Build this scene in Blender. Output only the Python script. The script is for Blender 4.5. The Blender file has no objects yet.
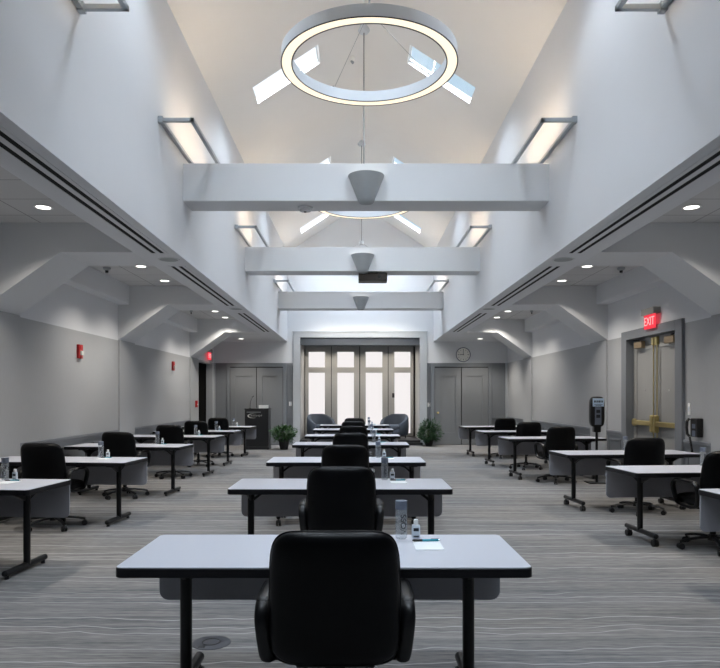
import bpy, bmesh, math, random
from mathutils import Vector, Matrix
R = math.radians
random.seed(7)
SC = bpy.context.scene
COL = SC.collection

# ------------------------------------------------------------------ materials
def lin(c):
    return tuple(((v/12.92) if v <= .04045 else ((v+.055)/1.055)**2.4) for v in c)
def rgb(r, g, b):
    return lin((r/255, g/255, b/255))

def mat(name, col, rough=.5, metal=0, var=.06, scale=30, spec=.5, bump=0, coat=0, stretch=(1, 1, 1)):
    m = bpy.data.materials.new(name); m.use_nodes = True
    nt = m.node_tree; b = nt.nodes['Principled BSDF']
    b.inputs['Roughness'].default_value = rough
    b.inputs['Metallic'].default_value = metal
    b.inputs['Specular IOR Level'].default_value = spec
    if coat: b.inputs['Coat Weight'].default_value = coat
    tc = nt.nodes.new('ShaderNodeTexCoord'); mp = nt.nodes.new('ShaderNodeMapping')
    mp.inputs['Scale'].default_value = stretch
    nz = nt.nodes.new('ShaderNodeTexNoise'); nz.inputs['Scale'].default_value = scale; nz.inputs['Detail'].default_value = 4
    nt.links.new(tc.outputs['Object'], mp.inputs['Vector']); nt.links.new(mp.outputs[0], nz.inputs['Vector'])
    mx = nt.nodes.new('ShaderNodeMix'); mx.data_type = 'RGBA'
    mx.inputs['A'].default_value = (*[min(1, c*(1-var)) for c in col], 1)
    mx.inputs['B'].default_value = (*[min(1, c*(1+var)) for c in col], 1)
    nt.links.new(nz.outputs['Fac'], mx.inputs['Factor']); nt.links.new(mx.outputs['Result'], b.inputs['Base Color'])
    if bump:
        bp = nt.nodes.new('ShaderNodeBump'); bp.inputs['Strength'].default_value = bump; bp.inputs['Distance'].default_value = .004
        nt.links.new(nz.outputs['Fac'], bp.inputs['Height']); nt.links.new(bp.outputs[0], b.inputs['Normal'])
    return m

def emis(name, col, s):
    m = bpy.data.materials.new(name); m.use_nodes = True
    nt = m.node_tree; nt.nodes.clear()
    o = nt.nodes.new('ShaderNodeOutputMaterial'); e = nt.nodes.new('ShaderNodeEmission')
    e.inputs['Color'].default_value = (*col, 1); e.inputs['Strength'].default_value = s
    nt.links.new(e.outputs[0], o.inputs['Surface'])
    return m

M = {}
M['white'] = mat('white_paint', rgb(219, 221, 224), .7, var=.015, scale=3)
M['vault'] = mat('vault_paint', rgb(232, 230, 226), .75, var=.015, scale=3)
M['beam'] = mat('beam_paint', rgb(214, 216, 218), .65, var=.015, scale=4)
M['grey_wall'] = mat('grey_wallcovering', rgb(170, 172, 174), .65, var=.05, scale=60, stretch=(1, 1, .12))
M['grey_trim'] = mat('grey_trim_paint', rgb(120, 124, 129), .42, var=.03, scale=8)
M['grey_door'] = mat('grey_door_paint', rgb(118, 121, 124), .42, var=.04, scale=20, stretch=(1, 1, .15))
M['leaf_paint'] = mat('taupe_leaf_paint', rgb(166, 166, 165), .45, var=.03, scale=12)
M['frame_paint'] = mat('pale_casing_paint', rgb(176, 180, 184), .45, var=.02, scale=8)
M['header'] = mat('header_paint', rgb(72, 80, 90), .5, var=.03, scale=8)
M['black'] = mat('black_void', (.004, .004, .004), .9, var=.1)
M['dark'] = mat('dark_carpentry', (.012, .012, .014), .45, var=.2, scale=10)
M['leather'] = mat('black_leather', (.0018, .002, .0026), .38, var=.25, scale=90, bump=.06, spec=.2)
M['black_plastic'] = mat('black_plastic', (.0045, .0045, .005), .38, var=.15, scale=40)
M['black_metal'] = mat('black_powder_coat', (.005, .005, .0055), .36, var=.15, scale=60, spec=.35)
M['edge'] = mat('black_edge_band', (.005, .005, .007), .4, var=.15, scale=40, spec=.35)
M['laminate'] = mat('grey_laminate', rgb(202, 204, 212), .33, var=.035, scale=160)
M['modesty'] = mat('grey_modesty_panel', rgb(166, 166, 172), .5, var=.04, scale=50)
M['alu'] = mat('brushed_aluminium', rgb(168, 174, 178), .4, .35, var=.04, scale=30)
M['sconce'] = mat('grey_sconce_metal', rgb(158, 163, 165), .55, .1, var=.04, scale=20)
M['chrome'] = mat('chrome', (.6, .6, .62), .18, 1, var=.03)
M['exit_leaf'] = mat('grey_exit_leaf', rgb(146, 146, 144), .4, var=.05, scale=20, stretch=(1, 1, .15))
M['brass'] = mat('polished_brass', (.72, .58, .25), .3, 1, var=.06, scale=15)
M['bronze'] = mat('tan_closer', rgb(150, 132, 106), .45, .3, var=.04)
M['plate'] = mat('white_plastic', rgb(232, 232, 230), .4, var=.02)
M['paper'] = mat('white_paper', rgb(240, 243, 245), .8, var=.01)
M['teal'] = mat('teal_plastic', rgb(40, 150, 170), .35, var=.04)
M['cap'] = mat('grey_bottle_cap', rgb(104, 112, 127), .42, .15, var=.03)
M['gel'] = mat('translucent_bottle', rgb(214, 222, 230), .25, var=.02)
M['label_dark'] = mat('dark_label', rgb(34, 38, 46), .5, var=.1)
M['red'] = mat('red_alarm_plastic', rgb(180, 22, 26), .4, var=.05)
M['lens'] = mat('clear_strobe_lens', rgb(220, 220, 215), .15, var=.02)
M['fabric'] = mat('slate_fabric', rgb(74, 82, 94), .9, var=.16, scale=140, bump=.2)
M['pot'] = mat('black_pot', (.01, .01, .011), .4, var=.2)
M['soil'] = mat('potting_soil', (.03, .02, .014), .95, var=.4, scale=80)
M['leaf'] = mat('green_leaf', rgb(52, 88, 42), .5, var=.35, scale=9)
M['leaf2'] = mat('dark_green_leaf', rgb(34, 70, 38), .5, var=.35, scale=9)
M['stem'] = mat('plant_stem', rgb(80, 88, 50), .6, var=.2)
M['podium'] = mat('black_podium_laminate', (.011, .012, .014), .42, var=.2, scale=25)
M['logo'] = mat('pale_logo_vinyl', rgb(200, 200, 196), .5, var=.03)
M['disc'] = mat('floor_cover_plate', rgb(74, 75, 80), .5, .3, var=.05)
M['brown'] = mat('dark_brown_housing', rgb(46, 38, 32), .5, var=.08)
M['screen'] = mat('blue_white_card', rgb(176, 198, 222), .4, var=.03)
M['ring_side'] = mat('pendant_ring_paint', rgb(206, 211, 215), .45, .05, var=.02)
M['clock_face'] = mat('clock_face', rgb(240, 238, 232), .5, var=.02)
M['exit_housing'] = mat('exit_housing_grey', rgb(150, 150, 146), .45, .2, var=.04)
M['wire'] = mat('steel_wire', rgb(150, 152, 152), .35, .6, var=.05)
M['tile'] = None
M['ring_light'] = emis('ring_diffuser_glow', (1, .88, .68), 1.3)
M['uplight'] = emis('uplight_strip_glow', (1, .79, .58), 72)
M['bulb'] = emis('sconce_bulb_glow', (1, .92, .82), 62)
M['can'] = emis('downlight_glow', (1, .95, .88), 5)
M['pane'] = emis('backlit_frosted_glass', (1, .955, .95), .93)
M['exit_red'] = emis('exit_red_glow', (1, .06, .09), 1.0)
M['exit_white'] = emis('exit_letter_glow', (1, .55, .55), 1.0)

def carpet():
    m = bpy.data.materials.new('striated_carpet'); m.use_nodes = True
    nt = m.node_tree; b = nt.nodes['Principled BSDF']; b.inputs['Roughness'].default_value = .95
    b.inputs['Specular IOR Level'].default_value = .1
    L = nt.links.new
    def nd(t, **k):
        n = nt.nodes.new('ShaderNode'+t)
        for a, v in k.items(): setattr(n, a, v)
        return n
    def mth(op, a, bb=None, c=None):
        n = nd('Math', operation=op)
        for i, v in enumerate((a, bb, c)):
            if v is None: continue
            if isinstance(v, (int, float)): n.inputs[i].default_value = v
            else: L(v, n.inputs[i])
        return n.outputs[0]
    tc = nd('TexCoord'); sp = nd('SeparateXYZ'); L(tc.outputs['Object'], sp.inputs[0])
    X, Y = sp.outputs[0], sp.outputs[1]
    def noise(sx, sy, sc, det=3, off=0):
        mp = nd('Mapping'); mp.inputs['Scale'].default_value = (sx, sy, 1); mp.inputs['Location'].default_value = (off, off*.7, 0)
        L(tc.outputs['Object'], mp.inputs[0]); n = nd('TexNoise'); n.inputs['Scale'].default_value = sc; n.inputs['Detail'].default_value = det
        L(mp.outputs[0], n.inputs['Vector']); return n.outputs['Fac']
    wob = noise(.8, .5, 1.6, 2)
    wob2 = noise(1.6, .6, 2.4, 1, 9)
    def lines(pitch, amp, width, seed):
        yy = mth('ADD', mth('ADD', Y, mth('MULTIPLY', mth('SUBTRACT', wob, .5), amp)), mth('MULTIPLY', mth('SUBTRACT', wob2, .5), amp*.45))
        v = mth('DIVIDE', mth('ADD', yy, seed), pitch)
        cell = mth('FLOOR', v); fr = mth('FRACT', v)
        wn = nd('TexWhiteNoise', noise_dimensions='1D'); L(cell, wn.inputs['W'])
        pos = mth('ADD', mth('MULTIPLY', wn.outputs['Value'], .7), .15)
        d = mth('MULTIPLY', mth('ABSOLUTE', mth('SUBTRACT', fr, pos)), pitch)
        mask = mth('SUBTRACT', 1, mth('SMOOTH_MIN', mth('DIVIDE', d, width), 1, .2))
        mask = mth('MAXIMUM', mask, 0)
        wc = nd('TexWhiteNoise', noise_dimensions='1D'); L(mth('ADD', cell, 31.7), wc.inputs['W'])
        return mth('MULTIPLY', mask, mth('ADD', mth('MULTIPLY', wc.outputs['Value'], .6), .4))
    l1 = lines(.27, .17, .0085, 0); l2 = lines(1.1, .25, .007, 3.3)
    fade = noise(.5, 1.2, 1.5, 2, 4)
    ln = mth('MULTIPLY', mth('MINIMUM', mth('ADD', l1, l2), 1), mth('ADD', mth('MULTIPLY', fade, .8), .42))
    streak = noise(.8, 22, 1.8, 5, 2); streak2 = noise(.35, 5, 1.3, 3, 5); fib = noise(60, 90, 3, 2, 1); dash = noise(5, 48, 1.7, 3, 3); patch = noise(.3, .6, 1.1, 2, 7)
    s = mth('ADD', mth('ADD', mth('MULTIPLY', streak, .36), mth('MULTIPLY', dash, .30)), mth('ADD', mth('MULTIPLY', streak2, .22), mth('MULTIPLY', fib, .12)))
    cr = nd('ValToRGB'); L(s, cr.inputs[0])
    cr.color_ramp.elements[0].position = .40; cr.color_ramp.elements[0].color = (*rgb(90, 90, 92), 1)
    cr.color_ramp.elements[1].position = .60; cr.color_ramp.elements[1].color = (*rgb(156, 153, 149), 1)
    tint = nd('Mix', data_type='RGBA'); tint.inputs['Factor'].default_value = .3
    pr = nd('ValToRGB'); L(patch, pr.inputs[0]); pr.color_ramp.elements[0].position = .38; pr.color_ramp.elements[1].position = .62
    pr.color_ramp.elements[0].color = (*rgb(98, 104, 112), 1); pr.color_ramp.elements[1].color = (*rgb(130, 125, 119), 1)
    L(cr.outputs[0], tint.inputs['A']); L(pr.outputs[0], tint.inputs['B'])
    mx = nd('Mix', data_type='RGBA'); L(ln, mx.inputs['Factor']); L(tint.outputs['Result'], mx.inputs['A'])
    mx.inputs['B'].default_value = (*rgb(222, 220, 216), 1)
    L(mx.outputs['Result'], b.inputs['Base Color'])
    bp = nd('Bump'); bp.inputs['Strength'].default_value = .25; bp.inputs['Distance'].default_value = .004
    L(fib, bp.inputs['Height']); L(bp.outputs[0], b.inputs['Normal'])
    return m
M['carpet'] = carpet()

def tile_mat():
    m = bpy.data.materials.new('acoustic_tile'); m.use_nodes = True
    nt = m.node_tree; b = nt.nodes['Principled BSDF']; b.inputs['Roughness'].default_value = .9
    L = nt.links.new
    tc = nt.nodes.new('ShaderNodeTexCoord'); sp = nt.nodes.new('ShaderNodeSeparateXYZ'); L(tc.outputs['Object'], sp.inputs[0])
    def mth(op, a, bb):
        n = nt.nodes.new('ShaderNodeMath'); n.operation = op
        for i, v in enumerate((a, bb)):
            if isinstance(v, (int, float)): n.inputs[i].default_value = v
            else: L(v, n.inputs[i])
        return n.outputs[0]
    def grid(c, off):
        fr = mth('FRACT', mth('DIVIDE', mth('ADD', c, off), .615), 0)
        d = mth('MULTIPLY', mth('ABSOLUTE', mth('SUBTRACT', fr, .5), 0), .615)
        return mth('GREATER_THAN', d, .615/2-.0055)
    ax = mth('ABSOLUTE', sp.outputs[0], 0)          # object origin lies on the room's centre line
    g = mth('MAXIMUM', grid(ax, -3.89+.615*8), grid(sp.outputs[1], -6.32+.615*20))
    mx = nt.nodes.new('ShaderNodeMix'); mx.data_type = 'RGBA'; L(g, mx.inputs['Factor'])
    mx.inputs['A'].default_value = (*rgb(200, 200, 200), 1); mx.inputs['B'].default_value = (*rgb(120, 120, 122), 1)
    L(mx.outputs['Result'], b.inputs['Base Color'])
    return m
M['tile'] = tile_mat()

def glass_mat(name, tint, gloss, milk=0):
    m = bpy.data.materials.new(name); m.use_nodes = True
    nt = m.node_tree; nt.nodes.clear()
    o = nt.nodes.new('ShaderNodeOutputMaterial'); t = nt.nodes.new('ShaderNodeBsdfTransparent'); g = nt.nodes.new('ShaderNodeBsdfGlossy')
    t.inputs[0].default_value = (*tint, 1); g.inputs['Roughness'].default_value = .03
    mx = nt.nodes.new('ShaderNodeMixShader'); lw = nt.nodes.new('ShaderNodeLayerWeight'); lw.inputs['Blend'].default_value = .3
    ml = nt.nodes.new('ShaderNodeMath'); ml.operation = 'MULTIPLY_ADD'; ml.inputs[1].default_value = gloss; ml.inputs[2].default_value = .03
    nt.links.new(lw.outputs['Facing'], ml.inputs[0]); nt.links.new(ml.outputs[0], mx.inputs[0]); nt.links.new(t.outputs[0], mx.inputs[1]); nt.links.new(g.outputs[0], mx.inputs[2])
    fin = mx.outputs[0]
    if milk:
        df = nt.nodes.new('ShaderNodeBsdfDiffuse'); df.inputs[0].default_value = (.62, .66, .70, 1)
        m2 = nt.nodes.new('ShaderNodeMixShader'); m2.inputs[0].default_value = milk
        nt.links.new(fin, m2.inputs[1]); nt.links.new(df.outputs[0], m2.inputs[2]); fin = m2.outputs[0]
    nt.links.new(fin, o.inputs['Surface'])
    return m
M['glass'] = glass_mat('skylight_glass', (.98, .985, .99), .12)
M['bottle_glass'] = glass_mat('clear_bottle_glass', (.93, .95, .96), .35, .2)

# ------------------------------------------------------------------ mesh helper
class MB:
    def __init__(s): s.v = []; s.f = []; s.mi = []; s.sm = []
    def add(s, vs, fs, mi=0, smooth=False, M4=None):
        o = len(s.v)
        for v in vs:
            v = Vector(v)
            if M4 is not None: v = M4 @ v
            s.v.append(v)
        for f in fs:
            s.f.append([o+i for i in f]); s.mi.append(mi); s.sm.append(smooth)
        return s
    def box(s, x0, x1, y0, y1, z0, z1, mi=0, bev=0, seg=2, M4=None):
        if bev <= 0:
            vs = [(x, y, z) for x in (x0, x1) for y in (y0, y1) for z in (z0, z1)]
            fs = [(0, 1, 3, 2), (4, 6, 7, 5), (0, 4, 5, 1), (2, 3, 7, 6), (0, 2, 6, 4), (1, 5, 7, 3)]
            return s.add(vs, fs, mi, False, M4)
        bm = bmesh.new(); bmesh.ops.create_cube(bm, size=1)
        for v in bm.verts: v.co = Vector(((x0+x1)/2+v.co.x*(x1-x0), (y0+y1)/2+v.co.y*(y1-y0), (z0+z1)/2+v.co.z*(z1-z0)))
        bmesh.ops.bevel(bm, geom=bm.edges[:], offset=bev, segments=seg, affect='EDGES', profile=.5)
        return s.from_bm(bm, mi, False, M4)
    def from_bm(s, bm, mi=0, smooth=True, M4=None):
        bm.verts.index_update()
        s.add([v.co.copy() for v in bm.verts], [[v.index for v in f.verts] for f in bm.faces], mi, smooth, M4)
        bm.free(); return s
    def prism(s, pts, a, b, axis='y', mi=0, M4=None):
        """polygon pts extruded from a to b along axis. axis y: pts=(x,z); axis z: pts=(x,y); axis x: pts=(y,z)"""
        def P(p, t): return {'y': (p[0], t, p[1]), 'z': (p[0], p[1], t), 'x': (t, p[0], p[1])}[axis]
        n = len(pts); vs = [P(p, a) for p in pts]+[P(p, b) for p in pts]
        fs = [list(range(n))[::-1], list(range(n, 2*n))]+[(i, (i+1) % n, n+(i+1) % n, n+i) for i in range(n)]
        return s.add(vs, fs, mi, False, M4)
    def cyl(s, p0, p1, r0, r1=None, n=16, mi=0, caps=True, smooth=True):
        r1 = r0 if r1 is None else r1
        p0, p1 = Vector(p0), Vector(p1); d = (p1-p0).normalized()
        a = d.orthogonal().normalized(); b = d.cross(a)
        vs = []
        for p, r in ((p0, r0), (p1, r1)):
            for i in range(n):
                t = 2*math.pi*i/n; vs.append(p+a*r*math.cos(t)+b*r*math.sin(t))
        s.add(vs, [(i, (i+1) % n, n+(i+1) % n, n+i) for i in range(n)], mi, smooth)
        if caps:
            s.add(vs[:n], [list(range(n))[::-1]], mi, False); s.add(vs[n:], [list(range(n))], mi, False)
        return s
    def tube(s, pts, rx, ry=None, n=10, closed=False, up=(1, 0, 0), mi=0):
        """swept ellipse: rx along 'up', ry across"""
        ry = rx if ry is None else ry
        pts = [Vector(p) for p in pts]; N = len(pts); vs = []; U = Vector(up)
        for i, p in enumerate(pts):
            if closed: d = (pts[(i+1) % N]-pts[i-1]).normalized()
            else: d = (pts[min(i+1, N-1)]-pts[max(i-1, 0)]).normalized()
            a = (U-d*U.dot(d))
            a = a.normalized() if a.length > 1e-4 else d.orthogonal().normalized()
            b = d.cross(a)
            for k in range(n):
                t = 2*math.pi*k/n; vs.append(p+a*rx*math.cos(t)+b*ry*math.sin(t))
        fs = []
        for i in range(N if closed else N-1):
            j = (i+1) % N
            for k in range(n): fs.append((i*n+k, i*n+(k+1) % n, j*n+(k+1) % n, j*n+k))
        if not closed: fs += [list(range(n))[::-1], list(range((N-1)*n, N*n))]
        return s.add(vs, fs, mi, True)
    def lathe(s, prof, c=(0, 0, 0), n=24, a0=0, a1=2*math.pi, mi=0, smooth=True):
        full = abs(a1-a0-2*math.pi) < 1e-6; m = n if full else n+1; vs = []
        for r, z in prof:
            for i in range(m):
                t = a0+(a1-a0)*i/n; vs.append((c[0]+r*math.cos(t), c[1]+r*math.sin(t), c[2]+z))
        fs = []
        for j in range(len(prof)-1):
            for i in range(n):
                k = (i+1) % m; fs.append((j*m+i, j*m+k, (j+1)*m+k, (j+1)*m+i))
        return s.add(vs, fs, mi, smooth)
    def sellip(s, c, a, b, h, e_out=.4, e_prof=.6, nu=40, nv=14, plane='xz', mi=0, deform=None):
        """pillow: rounded outline in 'plane', soft profile across it"""
        def pw(x, e): return math.copysign(abs(x)**e, x)
        vs = []; fs = []
        for j in range(nv+1):
            v = -math.pi/2+math.pi*j/nv
            cv, sv = pw(math.cos(v), e_prof), pw(math.sin(v), e_prof)
            for i in range(nu):
                u = 2*math.pi*i/nu; p, q = a*pw(math.cos(u), e_out)*cv, b*pw(math.sin(u), e_out)*cv; w = h*sv
                P = Vector((p, w, q)) if plane == 'xz' else Vector((p, q, w))
                if deform: P = deform(P)
                vs.append(P+Vector(c))
        for j in range(nv):
            for i in range(nu):
                k = (i+1) % nu; fs.append((j*nu+i, j*nu+k, (j+1)*nu+k, (j+1)*nu+i))
        return s.add(vs, fs, mi, True)
    def build(s, name, mats, parent=None, loc=None):
        me = bpy.data.meshes.new(name)
        me.from_pydata([tuple(v) for v in s.v], [], s.f)
        if not isinstance(mats, (list, tuple)): mats = [mats]
        for m in mats: me.materials.append(m)
        me.polygons.foreach_set('material_index', s.mi); me.polygons.foreach_set('use_smooth', s.sm)
        bm = bmesh.new(); bm.from_mesh(me); bmesh.ops.remove_doubles(bm, verts=bm.verts[:], dist=1e-5)
        bmesh.ops.recalc_face_normals(bm, faces=bm.faces[:]); bm.to_mesh(me); bm.free(); keep = [p.use_smooth for p in me.polygons]; me.set_sharp_from_angle(angle=R(38)); me.polygons.foreach_set('use_smooth', keep); me.update()
        o = bpy.data.objects.new(name, me); COL.objects.link(o)
        if parent: o.parent = parent
        if loc: o.location = loc
        return o

def tag(o, label=None, cat=None, group=None, kind=None):
    for k, v in (('label', label), ('category', cat), ('group', group), ('kind', kind)):
        if v: o[k] = v
    return o
def struct(o, label=None): return tag(o, label, None, None, 'structure')
def empty(name, loc=(0, 0, 0), rz=0):
    o = bpy.data.objects.new(name, None); COL.objects.link(o); o.location = loc; o.rotation_euler = (0, 0, rz); o.empty_display_size = .1
    return o
KIDS = {}
def kids(o): return [c for c in bpy.data.objects if c.parent == o]
def copy_tree(o, parent=None):
    c = o.copy(); COL.objects.link(c); c.parent = parent
    for ch in kids(o): copy_tree(ch, c)
    return c
def text_mesh(txt, size, ex=.0006):
    cu = bpy.data.curves.new('lettering_curve', 'FONT'); cu.body = txt; cu.size = size; cu.extrude = ex
    cu.align_x = 'CENTER'; cu.align_y = 'CENTER'
    o = bpy.data.objects.new('lettering_curve', cu); COL.objects.link(o)
    dg = bpy.context.evaluated_depsgraph_get(); dg.update()
    me = bpy.data.meshes.new_from_object(o.evaluated_get(dg))
    vs = [v.co.copy() for v in me.vertices]; fs = [list(p.vertices) for p in me.polygons]
    bpy.data.objects.remove(o); bpy.data.curves.remove(cu); bpy.data.meshes.remove(me)
    return vs, fs

ORD = ['first', 'second', 'third', 'fourth', 'fifth', 'sixth', 'seventh']
CX = .12
WALL, NAVE, SOF, COVE = 4.585, 2.28, 2.79, 3.27
ZS, ZT, ZG, ZSP, ZR = 3.22, 3.57, 2.55, 6.0, 7.49
Y0, Y1 = -3.0, 20.6
TRUSS = [(3.1, 3.9, 3.35), (7.88, 8.70, 8.22), (12.36, 13.2, 12.8), (17.65, 18.5, 18.2)]
def X(s, u): return CX+s*u
def xr(s, a, b):
    p, q = X(s, a), X(s, b); return (min(p, q), max(p, q))

# ------------------------------------------------------------------ room shell
struct(MB().box(-5.0, 5.3, Y0-.2, Y1+2.2, -.12, 0).build('floor', M['carpet']))
DR = (9.66, 11.42, 2.48)      # right doorway
DL = (18.54, 20.30, 2.5)      # left doorway
for s, nm, (a, b, zt) in ((-1, 'left', DL), (1, 'right', DR)):
    w = MB(); x0, x1 = xr(s, WALL, WALL+.16)
    for ya, yb, za, zb in ((Y0-.2, a, 0, 3.75), (b, Y1+.2, 0, 3.75), (a, b, zt, 3.75)):
        if za < ZG: w.box(x0, x1, ya, yb, za, ZG, 0)
        w.box(x0, x1, ya, yb, max(ZG, za), zb, 1)
    struct(w.build('wall_'+nm, [M['grey_wall'], M['white']]))
    # high nave wall with its soffit and sloped cove
    p = [(NAVE, ZS), (SOF, ZS), (COVE, ZT), (COVE, ZT+.12), (NAVE+.17, ZT+.12), (NAVE+.17, ZSP), (NAVE, ZSP)]
    struct(MB().prism([(X(s, u), z) for u, z in p], Y0-.1, Y1, 'y').build('wall_nave_'+nm, M['white']))
    o = MB().box(*sorted((s*COVE-s*.02, s*(WALL+.1))), Y0-.1, 18.5, ZT, ZT+.1).build('ceiling_'+nm, M['tile']); o.location.x = CX; struct(o)
    x0, x1 = xr(s, SOF-.02, WALL+.05)
    struct(MB().box(x0, x1, 18.45, Y1+.05, ZS, ZS+.1).build('ceiling_low_'+nm, M['white']))
    for (ya, yb, _), (yc, yd, _) in zip(TRUSS, TRUSS[1:]):
        struct(MB().box(*xr(s, WALL-.21, WALL+.02), yb-.02, yc+.02, ZS, ZT+.02, bev=.02).build('bulkhead_beam', M['white']))
    for ya, yb, _ in TRUSS:
        p = [(WALL+.01, ZG), (3.65, ZS), (SOF-.01, ZS+.0005), (COVE, ZT+.01), (WALL+.01, ZT+.01)]
        struct(MB().prism([(X(s, u), z) for u, z in p], ya, yb, 'y').build('bracket_beam', M['beam']))
        struct(MB().box(*xr(s, WALL-.032, WALL+.01), ya, yb, 0, ZG+.012).build('trim_pilaster', M['grey_wall']))
# vault with skylight openings
SKY = [(1.0, 1.57), (5.80, 6.38), (10.36, 10.93), (15.16, 15.73), (19.0, 19.57)]
def vz(u): return ZR-(ZR-ZSP)*u/NAVE
yb = [Y0-.1]+[y for p in SKY for y in p]+[Y1+.1]
for s, nm in ((-1, 'left'), (1, 'right')):
    nrm = Vector((s*(ZR-ZSP), 0, NAVE)).normalized()*.06
    v = MB(); us = [NAVE+.15, 1.75, .72, 0]
    for i in range(len(yb)-1):
        for k in range(3):
            q = [Vector((X(s, us[k]), yb[i], vz(us[k]))), Vector((X(s, us[k+1]), yb[i], vz(us[k+1]))), Vector((X(s, us[k+1]), yb[i+1], vz(us[k+1]))), Vector((X(s, us[k]), yb[i+1], vz(us[k])))]
            if k == 1 and i % 2 == 1:
                for a in range(4): v.add([q[a], q[(a+1) % 4], q[(a+1) % 4]+nrm, q[a]+nrm], [(0, 1, 2, 3)])
            else: v.add(q, [(0, 1, 2, 3)])
    struct(v.build('ceiling_vault_'+nm, M['vault']))
wn = 0
for s in (-1, 1):
    nrm = Vector((s*(ZR-ZSP), 0, NAVE)).normalized()
    for ya, yc in SKY:
        wn += 1
        c = Vector((X(s, (1.75+.72)/2), (ya+yc)/2, vz((1.75+.72)/2)))+nrm*.048
        t = Vector((s*NAVE, 0, -(ZR-ZSP))).normalized(); L2 = math.hypot(1.03, 1.03*(ZR-ZSP)/NAVE)/2; hy = (yc-ya)/2
        Mx = Matrix(((t.x, 0, nrm.x, c.x), (t.y, 1, nrm.y, c.y), (t.z, 0, nrm.z, c.z), (0, 0, 0, 1)))
        g = struct(MB().box(-L2-.01, L2+.01, -hy-.01, hy+.01, 0, .008, M4=Mx).build('window_%d' % wn, M['glass']))
        f = MB()
        for q in ((-L2-.05, -L2+.015, -hy-.05, hy+.05), (L2-.015, L2+.05, -hy-.05, hy+.05), (-L2, L2, -hy-.05, -hy+.015), (-L2, L2, hy-.015, hy+.05)):
            f.box(*q, .008, .04, M4=Mx)
        f.build('window_frame', M['beam'], g)
        po = bpy.data.lights.new('skylight_portal', 'AREA'); po.shape = 'RECTANGLE'; po.size = 2*L2; po.size_y = 2*hy; po.cycles.is_portal = True
        ob = bpy.data.objects.new('skylight_portal', po); COL.objects.link(ob); ob.matrix_world = Mx @ Matrix.Translation((0, 0, .06))
# end wall, rear wall
RX0, RX1, RZ = -1.76, 1.98, 3.34
w = MB()
for a, b in ((X(-1, WALL+.1), RX0), (RX1, X(1, WALL+.1))):
    w.box(a, b, Y1, Y1+.16, 0, ZG, 0).box(a, b, Y1, Y1+.16, ZG, RZ, 1)
w.prism([(X(-1, WALL+.1), RZ), (X(1, WALL+.1), RZ), (X(1, WALL+.1), 3.8), (X(1, NAVE+.15), 3.8), (X(1, NAVE+.15), 6.0), (CX, 7.6), (X(-1, NAVE+.15), 6.0), (X(-1, NAVE+.15), 3.8), (X(-1, WALL+.1), 3.8)], Y1, Y1+.16, 'y', 1)
struct(w.build('wall_end', [M['grey_trim'], M['white']]))  # lower part painted darker than the side walls for its weaker light
w = MB().box(-5, 5.3, Y0-.16, Y0, 0, 7.7)
struct(w.build('wall_rear', M['header']))
# recess of the folding doors
YD = 22.3
w = MB().box(RX0-.14, RX0, Y1+.1, YD+.2, 0, RZ+.1, 0).box(RX1, RX1+.14, Y1+.1, YD+.2, 0, RZ+.1, 0).box(RX0-.14, RX1+.14, YD+.05, YD+.2, 0, RZ+.1, 0)
struct(w.build('wall_recess', M['leaf_paint']))
struct(MB().box(RX0-.14, RX1+.14, Y1+.12, YD+.2, RZ, RZ+.14).build('ceiling_recess', M['header']))
struct(MB().box(RX0+.005, RX1-.005, 20.36, YD, 0, .16, bev=.008).box(RX0+.005, 2.04, 20.30, 20.62, 0, .085, bev=.008).build('floor_platform', M['dark']))
cs = MB().box(RX0-.22, RX0+.004, Y1-.05, Y1+.02, 0, RZ+.19, bev=.008).box(RX1-.004, RX1+.22, Y1-.05, Y1+.02, 0, RZ+.19, bev=.008).box(RX0-.01, RX1+.01, Y1-.05, Y1+.02, RZ, RZ+.19, bev=.008)
cs.box(RX0-.235, RX1+.235, Y1-.065, Y1+.02, RZ+.17, RZ+.20)
struct(cs.build('trim_1', M['frame_paint']))
struct(MB().box(RX0+.003, RX1-.003, 20.64, 20.74, 3.115, RZ+.002).box(RX0+.003, RX1-.003, 22.1, YD-.05, 3.2, RZ+.01).build('trim_2', M['header']))
# folding frosted doors
def pxd(p): return (p-356.5)*YD/660
door = struct(empty('door_1', (CX, YD, .16)))
door['label'] = 'tall folding doors with backlit frosted panes behind the platform'
def rel(o):
    for c in [o]: c.location = -Vector(door.location)
for i, (a, b, pa, pb) in enumerate(((305.2, 331.0, 308.3, 325.3), (331.7, 359.3, 337, 354.3), (360.2, 387.8, 365.3, 382.7), (388.5, 413.3, 394, 410.7))):
    x0, x1, p0, p1 = map(pxd, (a, b, pa, pb)); yf, yk = YD-.05, YD
    l = MB().box(x0, p0, yf, yk, .18, 3.2).box(p1, x1, yf, yk, .18, 3.2)
    for z0, z1 in ((.18, .27), (2.31, 2.49), (3.01, 3.2)): l.box(p0, p1, yf, yk, z0, z1)
    for z0, z1 in ((.27, 2.31), (2.49, 3.01)):
        l.box(p0, p0+.014, yf+.012, yk, z0, z1).box(p1-.014, p1, yf+.012, yk, z0, z1)
    leaf = l.build('leaf', M['leaf_paint'], door); leaf.location = -Vector(door.location)
    for z0, z1 in ((.27, 2.31), (2.49, 3.01)): MB().box(p0, p1, yf+.025, yf+.035, z0, z1).build('pane', M['pane'], leaf)
    if i == 3: MB().box(x0+.12, x0+.2, yf-.025, yf+.002, 1.47, 1.62, bev=.006).build('handle', M['black_plastic'], leaf)
struct(MB().box(RX0+.01, RX1-.01, YD+.004, YD+.03, .16, 3.2).build('trim_3', M['black']))

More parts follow.
